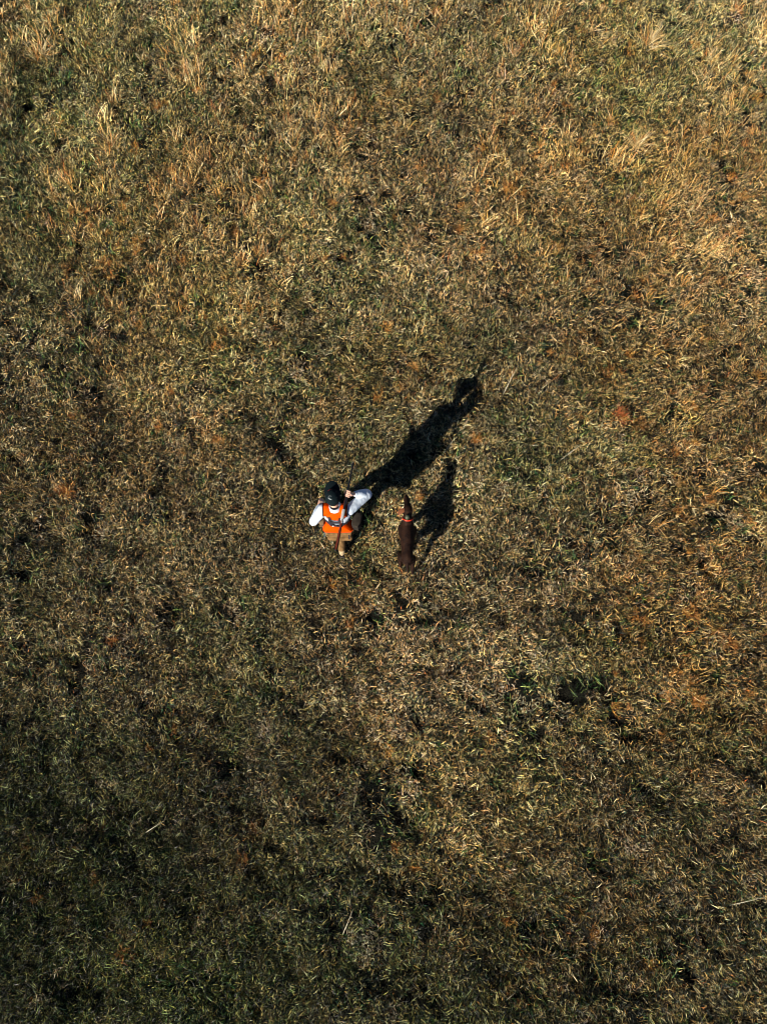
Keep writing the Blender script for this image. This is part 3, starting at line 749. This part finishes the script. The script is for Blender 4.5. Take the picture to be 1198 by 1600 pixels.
# ---------------------------------------------------------------- the shotgun on his shoulder
gun = empty('shotgun', (MO[0] + B0.x, MO[1] + B0.y, B0.z))
gun.rotation_euler = gd.to_track_quat('Y', 'Z').to_euler()
tag(gun, 'over-and-under shotgun with reddish walnut stock and silver receiver lying over the hunter\'s right shoulder', 'shotgun')
GL = (B1 - B0).length
def gsec(y, w, h, zc, n=12, p=1.): return [(w * math.copysign(abs(math.cos(t)) ** p, math.cos(t)), y, zc + h * math.copysign(abs(math.sin(t)) ** p, math.sin(t))) for t in [2 * math.pi * k / n for k in range(n)]]
simple('stock', [loft([gsec(.018, .020, .062, -.035, 14, .8), gsec(.10, .021, .052, -.030, 14, .8), gsec(.22, .020, .040, -.022, 14, .8), gsec(.30, .018, .028, -.016, 14), gsec(.36, .017, .024, -.012, 14), gsec(.41, .019, .027, -.004, 14)])], M_wood, gun)
simple('pistol_grip', [loft([gsec(.30, .014, .012, -.045, 10), gsec(.335, .016, .022, -.045, 10), gsec(.375, .013, .014, -.035, 10)])], M_wood, gun)
simple('butt_pad', [loft([gsec(-.004, .019, .063, -.036, 14, .8), gsec(.0175, .0205, .064, -.036, 14, .8)])], M_rubber, gun)
simple('receiver', [loft([gsec(.412, .0205, .026, -.002, 12, .5), gsec(.44, .0225, .030, .0, 12, .5), gsec(.54, .0225, .030, .002, 12, .5), gsec(.565, .020, .028, .004, 12, .5)])], M_silver, gun)
simple('top_lever', chain([((0, .425, .030), .006), ((.008, .38, .026), .005)]), M_silver, gun)
tg = []
for k in range(8):
    t0, t1 = math.pi * k / 8, math.pi * (k + 1) / 8
    tg.append(ring_hull((0, .43 + .035 * math.cos(t0), -.030 - .032 * math.sin(t0)), .003, (0, .43 + .035 * math.cos(t1), -.030 - .032 * math.sin(t1)), .003, 6))
tg += chain([((0, .432, -.028), .003), ((0, .424, -.052), .003)])
simple('trigger_guard', tg, M_steel, gun)
for z in (-.0115, .0135):
    V1 = gsec(.560, .0125, .0125, z); V2 = gsec(GL, .0105, .0105, z); V3 = gsec(GL, .0085, .0085, z); V4 = gsec(GL - .06, .0085, .0085, z)
    simple('barrel', [loft([V1, V2, V3, V4])], M_steel, gun)
simple('rib', [hexa([(-.004, .57, .024), (.004, .57, .024), (.004, .57, .030), (-.004, .57, .030)], [(-.004, GL - .002, .022), (.004, GL - .002, .022), (.004, GL - .002, .028), (-.004, GL - .002, .028)])], M_steel, gun)
simple('bead_sight', [ellip((0, GL - .008, .031), (.0025, .0025, .0025), n=8, m_=6)], M_white, gun)
simple('forend', [loft([gsec(.568, .019, .020, -.016), gsec(.60, .0215, .023, -.016), gsec(.74, .020, .022, -.015), gsec(.80, .015, .014, -.013)])], M_wood, gun)

# ---------------------------------------------------------------- the dog
dog = empty('dog', (.352, 2.2, 0))
tag(dog, 'liver-brown short-haired pointing dog with an orange collar walking beside the hunter', 'dog')
d = []
# trunk: deep chest, tucked belly, croup
def trunk(keys, n=20):
    """one smooth loft through (y, z centre, half width, half height) keys"""
    ks = np.array(keys); tt = np.linspace(0, len(ks) - 1, 34); rings = []
    for t in tt:
        k = int(min(t, len(ks) - 2)); f = t - k; p = [ks[max(0, min(len(ks) - 1, k + q))] for q in (-1, 0, 1, 2)]
        v = .5 * (2 * p[1] + (p[2] - p[0]) * f + (2 * p[0] - 5 * p[1] + 4 * p[2] - p[3]) * f * f + (3 * p[1] - p[0] - 3 * p[2] + p[3]) * f ** 3)
        rings.append([(v[2] * math.cos(a), v[0], v[1] + v[3] * math.sin(a)) for a in [2 * math.pi * q / n for q in range(n)]])
    return loft(rings)
d += [trunk([(.375, .50, .035, .05), (.34, .495, .075, .10), (.27, .475, .100, .140), (.17, .465, .112, .155), (.06, .475, .106, .142), (-.05, .495, .092, .112), (-.15, .515, .084, .090), (-.24, .515, .088, .088), (-.30, .505, .072, .072), (-.33, .50, .035, .035)])]
# neck and head
d += chain([((0, .24, .52), .085), ((.002, .33, .60), .070), ((.003, .40, .655), .060)])
d += [ellip((.003, .47, .675), (.068, .088, .060), (-14, 0, 0))]
d += chain([((.0, .53, .660), .046), ((-.008, .62, .625), .037), ((-.013, .675, .605), .031)])
d += chain([((.0, .53, .635), .034), ((-.011, .65, .590), .022)])
for s in (-1, 1):
    d += [ellip((s * .035 + .0, .525, .682), (.018, .026, .014)), ellip((s * .030 - .01, .63, .600), (.012, .045, .022))]
# front legs: left one forward, right one back
def leg(pts_): return chain(pts_)
d += leg([((-.085, .24, .44), .058), ((-.088, .18, .32), .040), ((-.080, .27, .19), .024), ((-.078, .30, .085), .020), ((-.078, .325, .035), .020), ((-.078, .365, .022), .022)])
d += leg([((.085, .22, .44), .058), ((.088, .14, .32), .040), ((.082, .10, .18), .024), ((.080, .04, .085), .020), ((.080, .035, .035), .020), ((.080, .075, .022), .022)])
# hind legs: thigh, knee forward, hock back, upright shank
d += leg([((-.062, -.21, .47), .072), ((-.100, -.14, .34), .055), ((-.105, -.13, .31), .042), ((-.100, -.27, .19), .026), ((-.098, -.29, .17), .022), ((-.095, -.255, .05), .018), ((-.095, -.215, .022), .022)])
d += leg([((.058, -.24, .47), .070), ((.085, -.20, .34), .052), ((.085, -.21, .30), .040), ((.080, -.37, .21), .026), ((.080, -.39, .19), .022), ((.080, -.38, .06), .018), ((.080, -.345, .022), .022)])
for (x_, y_) in ((-.078, .375), (.080, .085), (-.095, -.205), (.080, -.335)):
    for q in (-.018, -.006, .006, .018): d += [ellip((x_ + q, y_ + .012 - abs(q) * .4, .016), (.008, .018, .013))]
dbody = grow('body', d, .0055, M_coat, dog, smooth=14, fold=.008, fsize=.07)
# short hair of the coat, swept back along the body
vs = np.zeros(len(dbody.data.vertices) * 3); dbody.data.vertices.foreach_get('co', vs); vs = vs.reshape(-1, 3)
vn = np.zeros(len(vs) * 3); dbody.data.vertices.foreach_get('normal', vn); vn = vn.reshape(-1, 3)
rf = np.random.default_rng(77); pick = rf.choice(len(vs), min(len(vs), 14000), replace=False)
p_, n_ = vs[pick], vn[pick]
dr = n_ * .45 + np.array([0, -.9, -.15]) + rf.normal(0, .28, p_.shape); dr /= np.linalg.norm(dr, axis=1)[:, None]
sd_ = np.cross(dr, n_); sd_ /= np.linalg.norm(sd_, axis=1)[:, None] + 1e-9
ln_ = rf.uniform(.010, .024, len(p_))[:, None] * np.where(p_[:, 2:3] < .25, .5, 1)
hv = np.stack([p_ - sd_ * .002 - n_ * .002, p_ + sd_ * .002 - n_ * .002, p_ + dr * ln_], 1).reshape(-1, 3)
hm = np_mesh('fur', hv, np.arange(len(hv)).reshape(-1, 3))
hc = np.array([.036, .015, .008]) * rf.uniform(.3, 1.9, (len(p_), 1)) * (.5 + 1.0 * fbm(p_[:, 0] * 1 + 5, p_[:, 1] + p_[:, 2], 9, 81, 2))[:, None]
attr(hm, 'blade_colour', 'FLOAT_COLOR', np.concatenate([np.repeat(hc, 3, 0), np.ones((len(hv), 1))], 1))
hm.materials.append(pmat)
fur = bpy.data.objects.new('fur', hm); col.objects.link(fur); fur.parent = dog; tag(fur, 'short brown hair of the dog', kind='stuff')
grow('tail', chain([((0, -.30, .545), .026), ((-.004, -.36, .535), .019), ((.0, -.41, .520), .013), ((.003, -.445, .512), .008)]), .004, M_coat, dog, smooth=2)
grow('nose', [ellip((-.0135, .702, .607), (.018, .013, .014))], .003, M_nose, dog, smooth=1)
for s in (-1, 1):
    simple('eye', [ellip((s * .043 - .001, .548, .672), (.009, .009, .009), n=12, m_=8)], M_eye, dog)
# ears: the left one swung out into the sun
def ear(pl, w):
    V, F = [], []
    for k, (p, ww, dr) in enumerate(zip(pl, w, [Vector((0, 1, 0))] * len(pl))):
        p = Vector(p)
        V += [tuple(p - dr * ww), tuple(p + Vector((0, 0, .006))), tuple(p + dr * ww)]
    F = []
    for k in range(len(pl) - 1):
        a = 3 * k; F += [[a, a + 1, a + 4, a + 3], [a + 1, a + 2, a + 5, a + 4]]
    o = simple('ear', [(V, F)], M_ear, dog)
    sb = o.modifiers.new('thickness', 'SOLIDIFY'); sb.thickness = .007
    ss = o.modifiers.new('round', 'SUBSURF'); ss.levels = 2; ss.render_levels = 2
ear([(-.035, .450, .710), (-.065, .440, .712), (-.102, .425, .702), (-.132, .412, .680), (-.142, .408, .658)], [.032, .040, .046, .040, .018])
ear([(.040, .450, .708), (.062, .445, .695), (.074, .438, .655), (.078, .430, .610), (.078, .428, .590)], [.032, .042, .048, .040, .018])
# collar round the neck with a beeper on top
cax = Vector((.002, .07, .062)).normalized()
cq = cax.to_track_quat('Z', 'Y'); cctr = Vector((.002, .345, .612))
def cring(r_, h_): return [tuple(cctr + cq @ Vector((r_ * math.cos(t), r_ * math.sin(t), h_))) for t in [2 * math.pi * k / 32 for k in range(32)]]
co = simple('collar', [loft([cring(.077, -.012), cring(.081, -.009), cring(.081, .009), cring(.077, .012), cring(.072, .008), cring(.072, -.008), cring(.077, -.012)], cap=False)], M_collar, dog)
simple('beeper', [ellip((-.004, .335, .712), (.034, .040, .026), (30, 0, 0))], M_olive, co)
simple('antenna', chain([((.0, .31, .72), .004), ((.0, .27, .745), .003)]), M_rubber, co)
simple('buckle', [ellip((-.060, .30, .655), (.012, .012, .010), n=12, m_=8)], M_steel, co)
print('grass instances', NP, 'clump tris', len(cf) * 2)
